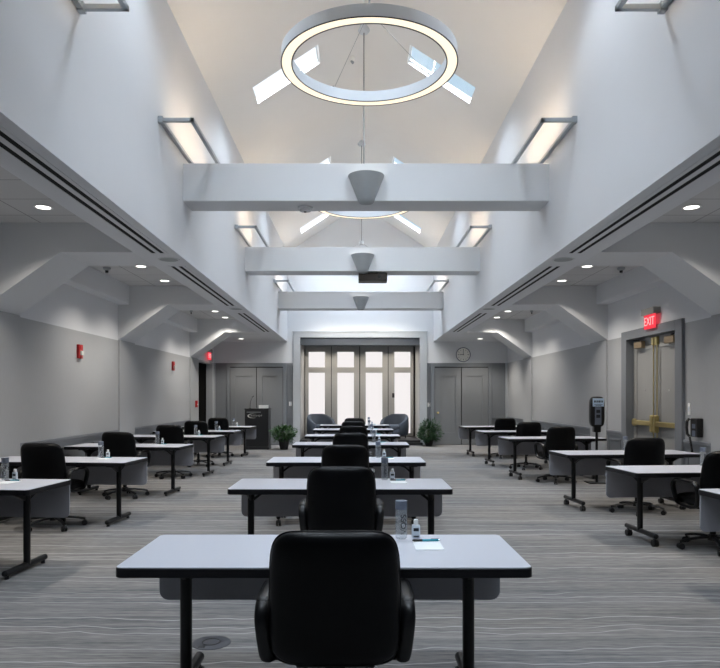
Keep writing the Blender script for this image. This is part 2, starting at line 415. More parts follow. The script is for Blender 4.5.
# paired doors on the end wall
def closet(n, xa, xb, knob):
    d = struct(empty('door_%d' % n, ((xa+xb)/2, Y1, 0)))
    off = -Vector(d.location)
    c = MB(); t = .10
    c.box(xa-t, xa, Y1-.045, Y1+.01, 0, 2.43+t, bev=.006).box(xb, xb+t, Y1-.045, Y1+.01, 0, 2.43+t, bev=.006).box(xa-.01, xb+.01, Y1-.045, Y1+.01, 2.43, 2.43+t, bev=.006)
    c.build('door_casing', M['grey_trim'], d).location = off
    MB().box(xa, xb, Y1-.006, Y1+.01, .005, 2.43).build('door_gap', M['black'], d).location = off
    mid = (xa+xb)/2
    for k, (a, b) in enumerate(((xa+.012, mid-.012), (mid+.012, xb-.012))):
        l = MB(); y0, y1 = Y1-.035, Y1-.004; st = .17
        l.box(a, a+st, y0, y1, .012, 2.405).box(b-st, b, y0, y1, .012, 2.405).box(a+st, b-st, y0, y1, .012, .38).box(a+st, b-st, y0, y1, 2.16, 2.405)
        l.box(a+st, b-st, y0+.024, y1, .38, 2.16)
        l.box(a+st, b-st, y0+.006, y0+.02, 2.13, 2.16)
        q = l.build('door_leaf', M['grey_door'], d); q.location = off
        if knob == k:
            xk = a+.09 if k == 0 else b-.09
            kb = MB().cyl((xk, y0-.045, 1.0), (xk, y0, 1.0), .012).sellip((xk, y0-.055, 1.0), .033, .033, .026, 1, 1, 20, 8).cyl((xk, y0-.008, 1.0), (xk, y0, 1.0), .035)
            kb.build('door_knob', M['brass'], q)
    return d
closet(2, -3.945, -2.29, 9)['label'] = 'grey panelled closet doors behind the black lectern'
closet(3, 2.435, 4.11, 0)['label'] = 'grey panelled closet doors under the wall clock'

# right double exit doors
a, b, zt = DR; wx = X(1, WALL)
d = struct(empty('door_4', (wx, (a+b)/2, 0)), 'grey double exit doors with brass panic bars'); off = -Vector(d.location)
c = MB().box(wx-.045, wx+.159, a-.2, a+.008, 0, zt+.14, bev=.004).box(wx-.045, wx+.159, b-.008, b+.2, 0, zt+.14, bev=.004).box(wx-.045, wx+.159, a+.008, b-.008, zt-.008, zt+.14, bev=.004)
c.build('door_casing', M['grey_trim'], d).location = off
MB().box(wx+.13, wx+.16, a, b, 0, zt).build('door_gap', M['black'], d).location = off
mid = (a+b)/2
for y0, y1 in ((a+.012, mid-.004), (mid+.004, b-.012)):
    l = MB(); xa, xb = wx+.085, wx+.128
    l.box(xa, xb, y0, y0+.11, .01, zt-.012).box(xa, xb, y1-.11, y1, .01, zt-.012).box(xa, xb, y0+.11, y1-.11, .01, .3).box(xa, xb, y0+.11, y1-.11, zt-.2, zt-.012).box(xa+.012, xb-.002, y0+.11, y1-.11, .3, zt-.2)
    l.box(xa+.005, xa+.014, y0+.11, y0+.13, .3, zt-.2).box(xa+.005, xa+.014, y1-.13, y1-.11, .3, zt-.2)
    q = l.build('door_leaf', M['exit_leaf'], d); q.location = off
    inner = y1 if y0 < mid-.3 else y0; sg = -1 if inner == y1 else 1
    yr = inner+sg*.06
    MB().cyl((xa-.02, yr, .12), (xa-.02, yr, zt-.08), .008).build('door_rod', M['brass'], q)
    pb = MB().box(xa-.065, xa-.02, *sorted((inner+sg*.03, inner+sg*.80)), 1.02, 1.10, bev=.01).box(xa-.075, xa, *sorted((inner+sg*.008, inner+sg*.1)), .92, 1.20, bev=.02)
    pb.box(xa-.05, xa, *sorted((inner+sg*.74, inner+sg*.81)), 1.0, 1.12, bev=.01)
    pb.build('panic_bar', M['brass'], q)
    MB().box(xa-.045, xa, *sorted((inner+sg*.01, inner+sg*.095)), zt-.16, zt-.03, bev=.01).build('latch_case', M['brass'], q)
    yc = inner+sg*.55
    MB().box(xa-.07, xa, yc-.15, yc+.15, zt-.17, zt-.06, bev=.008).build('door_closer', M['bronze'], q)
    MB().cyl((xa-.035, yc, zt-.05), (xa-.035, yc+sg*.22, zt-.02), .009).build('closer_arm', M['black_metal'], q)
    for yy, zz in ((inner+sg*.42, 1.6),): MB().cyl((xa+.004, yy, zz), (xa+.014, yy, zz), .012).build('peephole', M['chrome'], q)
# left open doorway with a corridor beyond, painted black for its unlit dark
a, b, zt = DL; wl = X(-1, WALL)
d = struct(empty('door_5', (wl, (a+b)/2, 0)), 'open doorway into a dark passage beside the lectern'); off = -Vector(d.location)
c = MB().box(wl-.159, wl+.045, b-.008, b+.12, 0, zt+.04, bev=.004).box(wl-.159, wl+.03, a-.13, a+.008, 0, zt+.04, bev=.004)
c.build('door_casing', M['frame_paint'], d).location = off
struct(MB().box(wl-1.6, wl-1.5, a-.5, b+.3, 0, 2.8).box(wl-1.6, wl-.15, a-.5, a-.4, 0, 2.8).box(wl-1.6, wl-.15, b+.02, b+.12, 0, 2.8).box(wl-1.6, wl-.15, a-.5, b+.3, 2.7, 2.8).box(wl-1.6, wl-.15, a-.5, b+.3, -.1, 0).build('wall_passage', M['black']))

# chair rail, baseboard, panel mouldings
def wall_run(s, ya, yb2):
    x0, x1 = xr(s, WALL-.03, WALL+.01)
    m = MB().box(x0, x1, ya, yb2, .83, .88, bev=.008).box(*xr(s, WALL-.018, WALL+.01), ya, yb2, .79, .83)
    m.box(*xr(s, WALL-.02, WALL+.01), ya, yb2, 0, .13)
    L = yb2-ya; n = max(1, round(L/1.15)); g = .10; pw = (L-g*(n+1))/n
    if pw > .15:
        for i in range(n):
            p = ya+g+i*(pw+g); q = p+pw
            for r in ((p, q, .70, .725), (p, q, .20, .225), (p, p+.025, .20, .725), (q-.025, q, .20, .725)):
                m.box(*xr(s, WALL-.02, WALL+.01), *r)
    return m
def wain(s, ya, yb2):
    m = MB().box(*xr(s, WALL-.006, WALL+.01), ya, yb2, 0, .83); return m
k = 0
for s, segs in ((-1, [(-1.5, 3.1), (3.9, 7.88), (8.7, 12.36), (13.2, 17.65)]), (1, [(-1.5, 3.1), (3.9, 7.88), (8.7, 9.46), (11.62, 12.36), (13.2, 17.65), (18.5, 20.56)])):
    for ya, yb2 in segs:
        k += 1; struct(wall_run(s, ya, yb2).build('trim_%d' % (3+k), M['grey_trim']))
        struct(wain(s, ya, yb2).build('baseboard_%d' % k, M['grey_trim']))
# end wall rail pieces and corner strips
def end_run(xa, xb, up):
    m = MB().box(xa, xb, Y1-.03, Y1+.01, .83, .88).box(xa, xb, Y1-.02, Y1+.01, 0, .13)
    for r in ((xa+.04, xb-.04, .70, .725), (xa+.04, xb-.04, .2, .225), (xa+.04, xa+.065, .2, .725), (xb-.065, xb-.04, .2, .725)):
        m.box(r[0], r[1], Y1-.018, Y1+.01, r[2], r[3])
    for r in () if not up else ((xa+.04, xb-.04, 2.44, 2.46), (xa+.04, xb-.04, .95, .97), (xa+.04, xa+.06, .95, 2.46), (xb-.06, xb-.04, .95, 2.46)):
        m.box(r[0], r[1], Y1-.014, Y1+.01, r[2], r[3])
    return m
for i, (xa, xb) in enumerate(((X(-1, WALL)+.06, -4.06), (-2.18, RX0-.235), (RX1+.235, 2.325), (4.22, X(1, WALL)-.06))):
    struct(end_run(xa, xb, i in (1, 2)).build('trim_%d' % (20+i), M['grey_trim']))
for s in (-1, 1):
    struct(MB().box(*xr(s, WALL-.06, WALL+.01), Y1-.05, Y1+.01, 0, ZG).build('trim_%d' % (26+s), M['frame_paint']))

# ------------------------------------------------------------------ nave beams and ceiling fittings
for ya, yb2, yf in TRUSS:
    struct(MB().box(X(-1, NAVE+.02), X(1, NAVE+.02), yf, yf+.45, 3.93, 4.40, bev=.006, seg=1).build('ceiling_beam', M['beam']))
where = ['spanning the hall above the camera', 'across the hall, the widest in view', 'across the hall, with the dark projector under it', 'across the hall, last before the frosted doors']

# pendant rings
def ring(y):
    ro, ri, h = .825, .725, .11; zb = 4.60
    root = empty('ring_pendant', (CX, y, zb)); n = 96
    MB().lathe([(ro, 0.0), (ro, h), (ro-.012, h), (ro-.012, .012), (ri+.012, .012), (ri+.012, h), (ri, h), (ri, 0), (ri+.008, 0), (ri+.008, .006), (ro-.008, .006), (ro-.008, 0), (ro, 0)], n=n).build('ring_body', M['ring_side'], root)
    MB().lathe([(ri+.0075, .001), (ro-.0075, .001), (ro-.0075, .005), (ri+.0075, .005), (ri+.0075, .001)], n=n).build('diffuser', M['ring_light'], root)
    e = MB()
    for r in (ri, ro): e.lathe([(r-.004, -.003), (r+.004, -.003), (r+.004, .004), (r-.004, .004), (r-.004, -.003)], n=n)
    e.build('rim_gasket', M['black_plastic'], root)
    MB().cyl((0, 0, .52), (0, 0, ZR-zb-.03), .010).build('stem', M['wire'], root)
    MB().lathe([(0, .55), (.05, .55), (.05, .48), (0, .48)]).build('hub', M['ring_side'], root)
    MB().lathe([(0, ZR-zb-.10), (.07, ZR-zb-.10), (.12, ZR-zb-.03), (.12, ZR-zb-.005), (0, ZR-zb-.005)]).build('ceiling_canopy', M['ring_side'], root)
    for a in (34, 118, 214, 298):
        c, s2 = math.cos(R(a)), math.sin(R(a)); rm = (ro+ri)/2
        MB().cyl((.04*c, .04*s2, .5), (rm*c, rm*s2, h-.01), .0022, n=6).build('cable', M['wire'], root)
        MB().cyl((rm*c, rm*s2, h-.02), (rm*c, rm*s2, h+.03), .009, n=8).build('cable_grip', M['black_plastic'], root)
    return root
for y, t in ((6.22, 'large glowing ring pendant lamp hung above the first open bay'), (10.7, 'glowing ring pendant lamp mostly hidden behind the widest beam'), (15.5, 'glowing ring pendant lamp farthest down the hall, behind the second beam')):
    tag(ring(y), t, 'pendant lamp', 'ring pendants along the ridge')

# bracket-shaped uplights on the nave walls
def uplight(s, y0, y1):
    z = 4.51; t = .042; u1 = NAVE-.39
    root = empty('wall_uplight', (X(s, NAVE), (y0+y1)/2, z)); off = -Vector(root.location)
    for ya in (y0, y1-t):
        MB().box(*xr(s, u1, NAVE), ya, ya+t, z-t/2, z+t/2, bev=.004).build('arm', M['alu'], root).location = off
        MB().box(*xr(s, NAVE-.055, NAVE), ya-.012, ya+t+.012, z-.035, z+.035, bev=.004).build('wall_mount', M['alu'], root).location = off
    MB().box(*xr(s, u1, u1+t), y0, y1, z-t/2, z+t/2, bev=.004).build('lamp_bar', M['alu'], root).location = off
    MB().box(*xr(s, NAVE-.05, NAVE-.004), y0, y1, z-t/2, z+t/2-.004, bev=.004).build('wall_bar', M['alu'], root).location = off
    ym = (y0+y1)/2
    MB().box(*xr(s, u1+.006, u1+t-.006), ym-.6, ym+1.0, z+t/2-.001, z+t/2+.004).build('lamp_strip', M['uplight'], root).location = off
    return root
UP = [(2.95, 5.14), (7.18, 9.4), (11.7, 13.9), (17.15, 19.3)]
for s, sd in ((-1, 'left'), (1, 'right')):
    for (a, b), t in zip(UP, ('cut by the photo top edge', 'above the nearest beam in view', 'above the beam with the projector', 'above the last beam before the doors')):
        tag(uplight(s, a, b), 'metal frame uplight on %s high wall, %s' % (sd, t), 'wall light', 'frame uplights on the high walls')

# cone sconces on the beams
def sconce(y):
    root = empty('cone_sconce', (CX, y, 3.88))
    pr = [(0, 0), (.05, .003), (.08, .014), (.098, .035), (.108, .065), (.225, .36), (.217, .36), (.098, .07), (0, .02)]
    MB().lathe(pr, n=32, a0=math.pi, a1=2*math.pi).build('bowl', M['sconce'], root)
    MB().box(-.09, .09, -.012, 0, .06, .3).build('back_plate', M['sconce'], root)
    MB().sellip((0, -.07, .17), .03, .03, .045, 1, 1, 16, 8, 'xy').build('bulb', M['bulb'], root)
    return root
for (_, _, yf), t in zip(TRUSS[1:], ('largest, on the widest beam', 'middle one, above the dark projector', 'smallest, on the beam farthest away')):
    tag(sconce(yf-.001), 'grey cone uplight sconce, %s' % t, 'wall light', 'cone sconces on the beams')

# beam underside fittings
o = empty('ceiling_sensor', (-.66, 8.5, 3.93)); tag(o, 'round grey sensor under the widest beam', 'sensor')
MB().lathe([(0, 0), (.10, 0), (.10, -.02), (.07, -.028), (.07, -.05), (0, -.055)]).build('housing', M['beam'], o)
MB().lathe([(0, -.055), (.02, -.055), (.015, -.062), (0, -.063)], n=12).build('lens', M['black_plastic'], o)
o = empty('ceiling_projector', (CX+.2, 13.0, 3.93)); tag(o, 'dark brown projector box hung under the second beam', 'projector')
MB().box(-.28, .28, -.16, .16, -.175, -.03, bev=.012).build('housing', M['brown'], o)
MB().box(-.1, .1, -.06, .06, -.035, 0).build('mounting_plate', M['brown'], o)
MB().cyl((.12, -.17, -.1), (.12, -.155, -.1), .035).build('lens', M['black_plastic'], o)
MB().tube([(-.40, 0, 0), (-.395, -.02, -.05), (-.36, -.03, -.10), (-.30, -.03, -.10), (-.27, -.02, -.08)], .007, n=8, up=(0, 1, 0)).build('cable', M['plate'], o)
o = empty('heat_detector', (-.09, 11.4, vz(.21))); tag(o, 'small beige detector near the ridge of the vault', 'detector')
MB().lathe([(0, 0.01), (.06, .01), (.06, -.03), (.03, -.06), (0, -.06)]).build('housing', M['clock_face'], o)
MB().cyl((0, 0, -.06), (0.03, -.02, -.1), .018, .025).build('lens', M['sconce'], o)

# slot diffusers, speakers, downlights, detectors (both aisles)
def diffuser(s, ya, yb2):
    root = empty('slot_vent', (X(s, 2.5), (ya+yb2)/2, ZS)); off = -Vector(root.location)
    m = MB()
    for ua, ub in ((2.385, 2.425), (2.475, 2.527), (2.577, 2.61)): m.box(*xr(s, ua, ub), ya, yb2, ZS-.005, ZS-.0003)
    m.box(*xr(s, 2.385, 2.61), ya-.02, ya, ZS-.005, ZS-.0003).box(*xr(s, 2.385, 2.61), yb2, yb2+.02, ZS-.005, ZS-.0003)
    m.build('trim_plate', M['white'], root).location = off
    for ua, ub in ((2.425, 2.475), (2.527, 2.577)): MB().box(*xr(s, ua, ub), ya, yb2, ZS-.002, ZS-.0003).build('slot', M['black'], root).location = off
    return root
SEG = [((4.05, 7.93), 'first and longest in view'), ((8.72, 12.5), 'second along the hall'), ((13.6, 17.5), 'third, farthest along the hall')]
for s, sd in ((-1, 'left'), (1, 'right')):
    for (a, b), t in SEG:
        tag(diffuser(s, a, b), 'twin black slot air diffuser in %s soffit, %s' % (sd, t), 'air vent', 'slot diffusers in the soffits')
    for y, t in ((8.30, 'nearer one'), (12.95, 'farther one')):
        o = empty('ceiling_speaker', (X(s, 2.48), y, ZS)); tag(o, 'round grey speaker grille between slot diffusers in %s soffit, %s' % (sd, t), 'speaker', 'round speakers in the soffits')
        MB().lathe([(0, -.005), (.115, -.006), (.115, .001)], n=32).build('grille', M['sconce'], o)
        MB().lathe([(.115, -.006), (.135, -.008), (.138, .001)], n=32).build('ring', M['beam'], o)
    for y, z, t in ((5.93, ZT, 'closest to the camera, outside the photo edge'), (7.23, ZT, 'large bright one before the first bracket'), (10.5, ZT, 'nearer of the pair in the second bay'), (11.8, ZT, 'farther of the pair in the second bay'), (16.0, ZT, 'nearer of the pair in the third bay'), (17.25, ZT, 'just before the last bracket'), (19.6, ZS, 'in the low ceiling by the end wall')):
        o = empty('recessed_downlight', (X(s, 3.55), y, z)); tag(o, 'round recessed downlight over %s aisle, %s' % (sd, t), 'ceiling light', 'recessed downlights over the aisles')
        MB().lathe([(.075, .001), (.095, -.001), (.10, -.006), (.078, -.006), (.075, .001)], n=28).build('trim_ring', M['plate'], o)
        MB().lathe([(0, -.002), (.078, -.002), (.078, .001), (0, .001)], n=28).build('lamp_lens', M['can'], o)
        l = bpy.data.lights.new('downlight_lamp', 'SPOT'); l.energy = 125 if z == ZT else 150; l.color = (1, .93, .84); l.spot_size = R(125); l.spot_blend = .8; l.shadow_soft_size = .05
        lo = bpy.data.objects.new('downlight_lamp', l); COL.objects.link(lo); lo.location = (X(s, 3.55), y, z-.03)
    for y, u, t, sz in ((10.6, 4.13, 'in the second bay', .06), (15.85, 4.09, 'in the third bay', .035)):
        o = empty('smoke_detector', (X(s, u), y, ZT)); tag(o, 'small ceiling detector over %s aisle tables, %s' % (sd, t), 'detector', 'aisle ceiling detectors')
        MB().lathe([(0, 0), (sz, 0), (sz, -.03), (sz*.6, -.045), (0, -.05)], n=18).build('housing', M['sconce'], o)
        MB().lathe([(0, -.048), (sz*.45, -.05), (sz*.4, -.085), (0, -.09)], n=14).build('dome', M['black_plastic'], o)

# ------------------------------------------------------------------ tables
def rounded_rect(hx, y0, y1, r, n=6):
    pts = []
    for cx, cy, a0 in ((hx-r, y1-r, 0), (-hx+r, y1-r, 90), (-hx+r, y0+r, 180), (hx-r, y0+r, 270)):
        for i in range(n+1):
            t = R(a0+90*i/n); pts.append((cx+r*math.cos(t), cy+r*math.sin(t)))
    return pts
DEP = .70
def make_table(L, casters, inset=.225):
    root = empty('training_table'); h = L/2
    top = MB().prism(rounded_rect(h-.004, .004, DEP-.004, .03), .7375, .742, 'z').build('table_top', M['laminate'], root)
    e = MB(); bm = bmesh.new()
    vs = [bm.verts.new((x, y, .696)) for x, y in rounded_rect(h, 0, DEP, .034)]
    f = bm.faces.new(vs); ex = bmesh.ops.extrude_face_region(bm, geom=[f])
    for v in ex['geom']:
        if isinstance(v, bmesh.types.BMVert): v.co.z = .7385
    bmesh.ops.bevel(bm, geom=[x for x in bm.edges if abs(x.verts[0].co.z-x.verts[1].co.z) < 1e-6], offset=.003, segments=1, affect='EDGES')
    e.from_bm(bm, 0, False); e.build('edge_band', M['edge'], top)
    pts = [(-h+.005, .70), (h-.005, .70)]+[(h-.005-.05+.05*math.cos(R(a)), .45+.05*math.sin(R(a))) for a in range(0, -91, -15)]+[(-h+.005+.05+.05*math.cos(R(a)), .45+.05*math.sin(R(a))) for a in range(-90, -181, -15)]
    MB().prism(pts, DEP-.045, DEP-.03, 'y').build('modesty_panel', M['modesty'], root)
    MB().box(-h+.3, h-.3, .30, .34, .664, .696, bev=.004).box(-.32, -.22, .2, .5, .662, .696, bev=.01).box(.22, .32, .2, .5, .662, .696, bev=.01).build('under_rail', M['black_metal'], root)
    zf = .105 if casters else .05
    for sx in (-1, 1):
        x = sx*(h-inset)
        leg = MB().cyl((x, .36, zf), (x, .36, .69), .029, n=20).build('leg', M['black_metal'], root)
        br = MB().box(x-.05, x+.05, .12, .6, .676, .696, bev=.006)
        br.prism([(.39, .68), (.58, .68), (.39, .60)], x-.008, x+.008, 'x').prism([(.33, .68), (.14, .68), (.33, .60)], x-.008, x+.008, 'x')
        br.tube([(x-sx*.02, .36, .60), (x-sx*.09, .36, .655), (x-sx*.2, .36, .685)], .012, n=8, up=(0, 1, 0))
        br.build('top_bracket', M['black_metal'], leg)
        ft = MB().cyl((x, .05, zf), (x, .635, zf), .026, n=16).sellip((x, .05, zf), .026, .026, .02, 1, 1, 16, 8).sellip((x, .635, zf), .026, .026, .02, 1, 1, 16, 8)
        ft.build('foot', M['black_metal'], leg)
        for yc in (.08, .605):
            if casters:
                c = MB().cyl((x, yc, .05), (x, yc, zf-.01), .011, n=10)
                for dx in (-.016, .016): c.cyl((x+dx-.011, yc-.008, .034), (x+dx+.011, yc-.008, .034), .033, n=18)
                c.sellip((x, yc, .055), .02, .03, .022, 1, 1, 14, 8, 'xy')
                c.build('caster', M['black_plastic'], leg)
            else:
                MB().cyl((x, yc, 0), (x, yc, zf-.01), .02, .014, n=12).build('glide', M['black_plastic'], leg)
    return root
CT = [(-.144, 2.89), (-.134, 5.36), (-.12, 7.55), (-.09, 10.3), (-.077, 12.6), (-.075, 15.0), (-.05, 17.3)]
LT = [(-3.54, y) for y in (5.38, 7.58, 9.9, 12.35, 14.25, 16.45)]
RT = [(3.74, 4.76), (3.66, 6.56), (3.64, 8.6), (3.63, 11.85), (3.62, 14.15), (3.61, 16.5)]
pc, pl, pr = make_table(1.84, True), make_table(1.80, False), make_table(1.82, True)
def place(proto, lst, lab, group, cat, rz=0):
    out = []
    for i, (x, y) in enumerate(lst):
        o = proto if i == 0 else copy_tree(proto)
        o.location = (x, y, 0); o.rotation_euler = (0, 0, R(rz)); tag(o, lab(i), cat, group); out.append(o)
    return out
def seq(i, n): return ORD[i] if i < n-1 else ORD[i]+' and last'
pf = make_table(1.84, True, .14)
place(pc, CT[:1], lambda i: 'pale grey table on black legs, %s in the middle row from the camera' % seq(i, 7), 'training tables in the hall', 'table')
place(pf, CT[1:], lambda i: 'pale grey table on black legs, %s in the middle row from the camera' % seq(i+1, 7), 'training tables in the hall', 'table')
place(pl, LT, lambda i: 'grey-topped table against the left wall, %s from the camera' % seq(i, 6), 'training tables in the hall', 'table', -5)
place(pr, RT, lambda i: 'grey caster table by the right wall, %s from camera' % seq(i, 6), 'training tables in the hall', 'table', 5)

# ------------------------------------------------------------------ office chairs
def make_chair():
    root = empty('office_chair')
    H = .265
    def df(P):
        z = P.z/H                      # -1..1 along the back
        w = 1.0+.03*(-z)-(.02*max(0, z)**2)
        lean = -.055*(z*.5+.5) + .035*(1-(z+.15)**2)*0.6
        wrap = .045*(P.x/.255)**2
        return Vector((P.x*w, P.y+lean+wrap, P.z))
    back = MB().sellip((0, -.235, .715), .256, H, .07, .34, .72, 56, 20, 'xz', deform=df).build('backrest', M['leather'], root)
    # piping line around the back shell
    pts = []
    for i in range(56):
        u = 2*math.pi*i/56; pw = lambda x, e: math.copysign(abs(x)**e, x)
        P = df(Vector((.257*pw(math.cos(u), .34), .0, (H+.001)*pw(math.sin(u), .34)))); pts.append(P+Vector((0, -.235, .715)))
    MB().tube(pts, .004, n=6, closed=True, up=(0, 1, 0)).build('piping', M['black_plastic'], back)
    MB().sellip((0, .03, .475), .255, .25, .06, .4, .55, 44, 12, 'xy').build('seat', M['leather'], root)
    MB().box(-.16, .16, -.13, .17, .395, .425, bev=.008).prism([(-.24, .56), (-.20, .56), (-.10, .41), (-.16, .40)], -.04, .04, 'x').box(.12, .26, -.02, .0, .40, .412, bev=.004).build('mechanism', M['black_metal'], root)
    MB().cyl((0, 0, .1), (0, 0, .26), .027).cyl((0, 0, .25), (0, 0, .40), .016).build('gas_column', M['black_metal'], root)
    for s in (-1, 1):
        x = s*.29; P = []
        ctrl = [(-.17, .47), (-.195, .55), (-.19, .625), (-.15, .668), (-.05, .676), (.09, .676), (.17, .66), (.205, .61), (.195, .53), (.16, .45), (.08, .425), (-.06, .425), (-.13, .435)]
        n = len(ctrl)
        for i in range(n):           # Catmull-Rom, closed
            p0, p1, p2, p3 = [Vector(ctrl[(i+k-1) % n]) for k in range(4)]
            for t in (0, .25, .5, .75):
                q = .5*((2*p1)+(p2-p0)*t+(2*p0-5*p1+4*p2-p3)*t*t+(-p0+3*p1-3*p2+p3)*t**3)
                P.append((x-s*.02*(1-min(1, max(0, (q.y-.42)/.2))), q.x, q.y))
        arm = MB().tube(P, .028, .015, n=10, closed=True).build('armrest', M['black_plastic'], root)
        MB().sellip((x, -.01, .676), .032, .155, .012, .5, .7, 28, 8, 'xy').build('arm_pad', M['leather'], arm)
        MB().box(*sorted((s*.16, s*.285)), -.08, .08, .408, .424, bev=.004).build('arm_bracket', M['black_metal'], arm)
    MB().lathe([(0, .145), (.04, .145), (.05, .11), (.05, .085), (0, .08)], n=20).build('base_hub', M['black_plastic'], root)
    for k in range(5):
        a = R(90+72*k+14); c, s = math.cos(a), math.sin(a)
        leg = MB().tube([(.03*c, .03*s, .115), (.14*c, .14*s, .112), (.26*c, .26*s, .095), (.325*c, .325*s, .078)], .02, .014, n=8, up=(-s, c, 0)).build('base_leg', M['black_plastic'], root)
        w = MB(); t = Vector((-s, c, 0)); p = Vector((.322*c, .322*s, .03))
        for q in (-.017, .017): w.cyl(p+t*(q-.010), p+t*(q+.010), .030, n=16)
        w.sellip((p.x, p.y, .045), .022, .022, .022, 1, 1, 14, 8, 'xy').cyl((p.x, p.y, .05), (p.x, p.y, .085), .009, n=8)
        w.build('caster', M['black_plastic'], leg)
    return root
chair = make_chair()
CC = [(-.085, 2.79, 0), (-.116, 5.10, 1), (-.117, 7.30, -1), (-.085, 9.62, 0), (-.06, 11.85, 1), (-.07, 14.1, 0), (-.05, 16.2, 0)]
LC = [(-3.40, 5.42, -3), (-3.46, 7.55, -7), (-3.46, 9.86, -5), (-3.40, 12.25, -2), (-3.42, 14.28, 0), (-3.40, 16.45, 0)]
RC = [(3.50, 6.48, 6), (3.62, 8.52, 2), (3.49, 11.55, 5), (3.52, 13.7, 0), (3.60, 16.2, 0)]
ci = 0
for lst, nm, txt in ((CC, 7, 'in the middle row'), (LC, 6, 'along the left wall'), (RC, 5, 'along the right wall')):
    for i, (x, y, rz) in enumerate(lst):
        o = chair if ci == 0 else copy_tree(chair); ci += 1
        o.location = (x, y, 0); o.rotation_euler = (0, 0, R(rz))
        tag(o, 'black leather office chair %s, %s from the camera' % (txt, seq(i, nm)), 'chair', 'black office chairs at the tables')

# ------------------------------------------------------------------ table-top items
ZT0 = .742
def make_bottle():
    root = empty('water_bottle')
    b = MB().lathe([(0, .004), (.024, .0), (.030, .006), (.031, .02), (.031, .152), (.0285, .156), (0, .156)], n=28).build('bottle_body', M['bottle_glass'], root)
    vs, fs = text_mesh('VOSS', .045)
    q = MB(); r = .0316
    tv = []
    for v in vs:
        along, across, dp = v.x*1.0, v.y, v.z     # rotate: reads upwards
        ang = -math.pi/2+(.006-across)/r*1.0
        tv.append(((r+dp)*math.cos(ang), (r+dp)*math.sin(ang), .080+along))
    q.add(tv, fs).build('lettering', M['label_dark'], b)
    MB().lathe([(0, .156), (.031, .156), (.0318, .158), (.0318, .198), (.030, .2005), (0, .2005)], n=28).build('bottle_cap', M['cap'], root)
    return root
def make_gel():
    root = empty('sanitizer_bottle')
    b = MB().sellip((0, 0, .036), .0225, .014, .036, .55, .25, 28, 12, 'xy').build('bottle_body', M['gel'], root)
    MB().lathe([(0, .07), (.012, .07), (.0125, .075), (.0125, .096), (.010, .099), (0, .099)], n=18).build('bottle_cap', M['plate'], root)
    MB().box(-.014, .014, -.0150, -.0136, .038, .054).build('label_panel', M['label_dark'], b)
    MB().box(-.014, .014, -.0150, -.0136, .008, .014).build('label_band', M['label_dark'], b)
    return root
def make_pad():
    root = empty('note_pad'); MB().box(-.07, .07, -.105, .105, 0, .004).build('paper', M['paper'], root)
    MB().box(-.07, .07, .09, .106, .001, .0048).build('binding', M['paper'], root)
    return root
def make_pen():
    root = empty('ballpoint_pen')
    MB().cyl((-.025, 0, .006), (.058, 0, .006), .0055, n=12).build('barrel', M['teal'], root)
    MB().cyl((-.068, 0, .006), (-.025, 0, .006), .0058, n=12).cyl((-.078, 0, .006), (-.068, 0, .006), .002, .0058, n=12).build('grip', M['black_plastic'], root)
    MB().cyl((.058, 0, .006), (.068, 0, .006), .003, n=10).build('push_button', M['chrome'], root)
    MB().box(.02, .06, -.0015, .0015, .011, .0135).build('clip', M['black_plastic'], root)
    return root
protos = [make_bottle(), make_gel(), make_pad(), make_pen()]
used = [False]*4
def item(k, x, y, z, rz, lab, cat, grp):
    o = copy_tree(protos[k]) if used[k] else protos[k]; used[k] = True
    o.location = (x, y, z); o.rotation_euler = (0, 0, R(rz)); tag(o, lab, cat, grp)
def dress(tx, ty, who, dx, full=True, rz=0):
    c, sn = math.cos(R(rz)), math.sin(R(rz)); T = lambda a, b: (tx+a*c-b*sn, ty+a*sn+b*c)
    j = lambda a: random.uniform(-a, a)
    item(0, *T(dx+j(.012), .60), ZT0, 12+rz, 'clear water bottle with grey cap on %s' % who, 'bottle', 'water bottles on the tables')
    item(1, *T(dx+.08+j(.008), .615), ZT0, rz, 'small white hand gel bottle on %s' % who, 'bottle', 'hand gel bottles on the tables')
    if full:
        px, py = T(dx+.118, .435); qx, qy = T(dx+.123, .51)
        item(2, px, py, ZT0, rz, 'white note pad on %s' % who, 'note pad', 'note pads on the tables')
        item(3, qx, qy, ZT0+.0048, 2+rz, 'teal and black pen on the note pad of %s' % who, 'pen', 'pens on the note pads')
for i, (x, y) in enumerate(CT): dress(x, y, 'the %s middle-row table from the camera' % ORD[i], .385)
for i, (x, y) in enumerate(LT): dress(x, y, 'the %s left-wall table from the camera' % ORD[i], .33, True, -5)
for i, (x, y) in enumerate(RT[:3]): dress(x, y, 'the %s right-wall table from the camera' % ORD[i], .165, i == 0, 5)

# ------------------------------------------------------------------ other furniture
# lectern
px, py = -2.83, 18.7
o = empty('lectern', (px, py, 0)); tag(o, 'black lectern with pale swoosh logo beside the potted plant', 'lectern')
MB().box(-.335, .335, 0, .52, .07, 1.13, bev=.006).build('body', M['podium'], o)
MB().box(-.345, .345, -.012, .53, 0, .08, bev=.006).build('plinth', M['podium'], o)
MB().box(-.345, .345, -.015, .53, 1.13, 1.165, bev=.006).build('top', M['podium'], o)
MB().box(-.28, .12, -.004, .001, 1.055, 1.068).build('front_strip', M['sconce'], o)
lg = MB()
pts_o, pts_i = [], []
for i in range(25):
    t = R(60+240*i/24); th = .034*math.sin(math.pi*i/24)**.7
    pts_o.append((-.10+.16*math.cos(t), .955+.062*math.sin(t))); pts_i.append((-.10+(.16-th)*math.cos(t)+.004, .955+(.062-th*.35)*math.sin(t)))
for i in range(24): lg.prism([pts_o[i], pts_o[i+1], pts_i[i+1], pts_i[i]], -.004, .001, 'y')
x = -.17
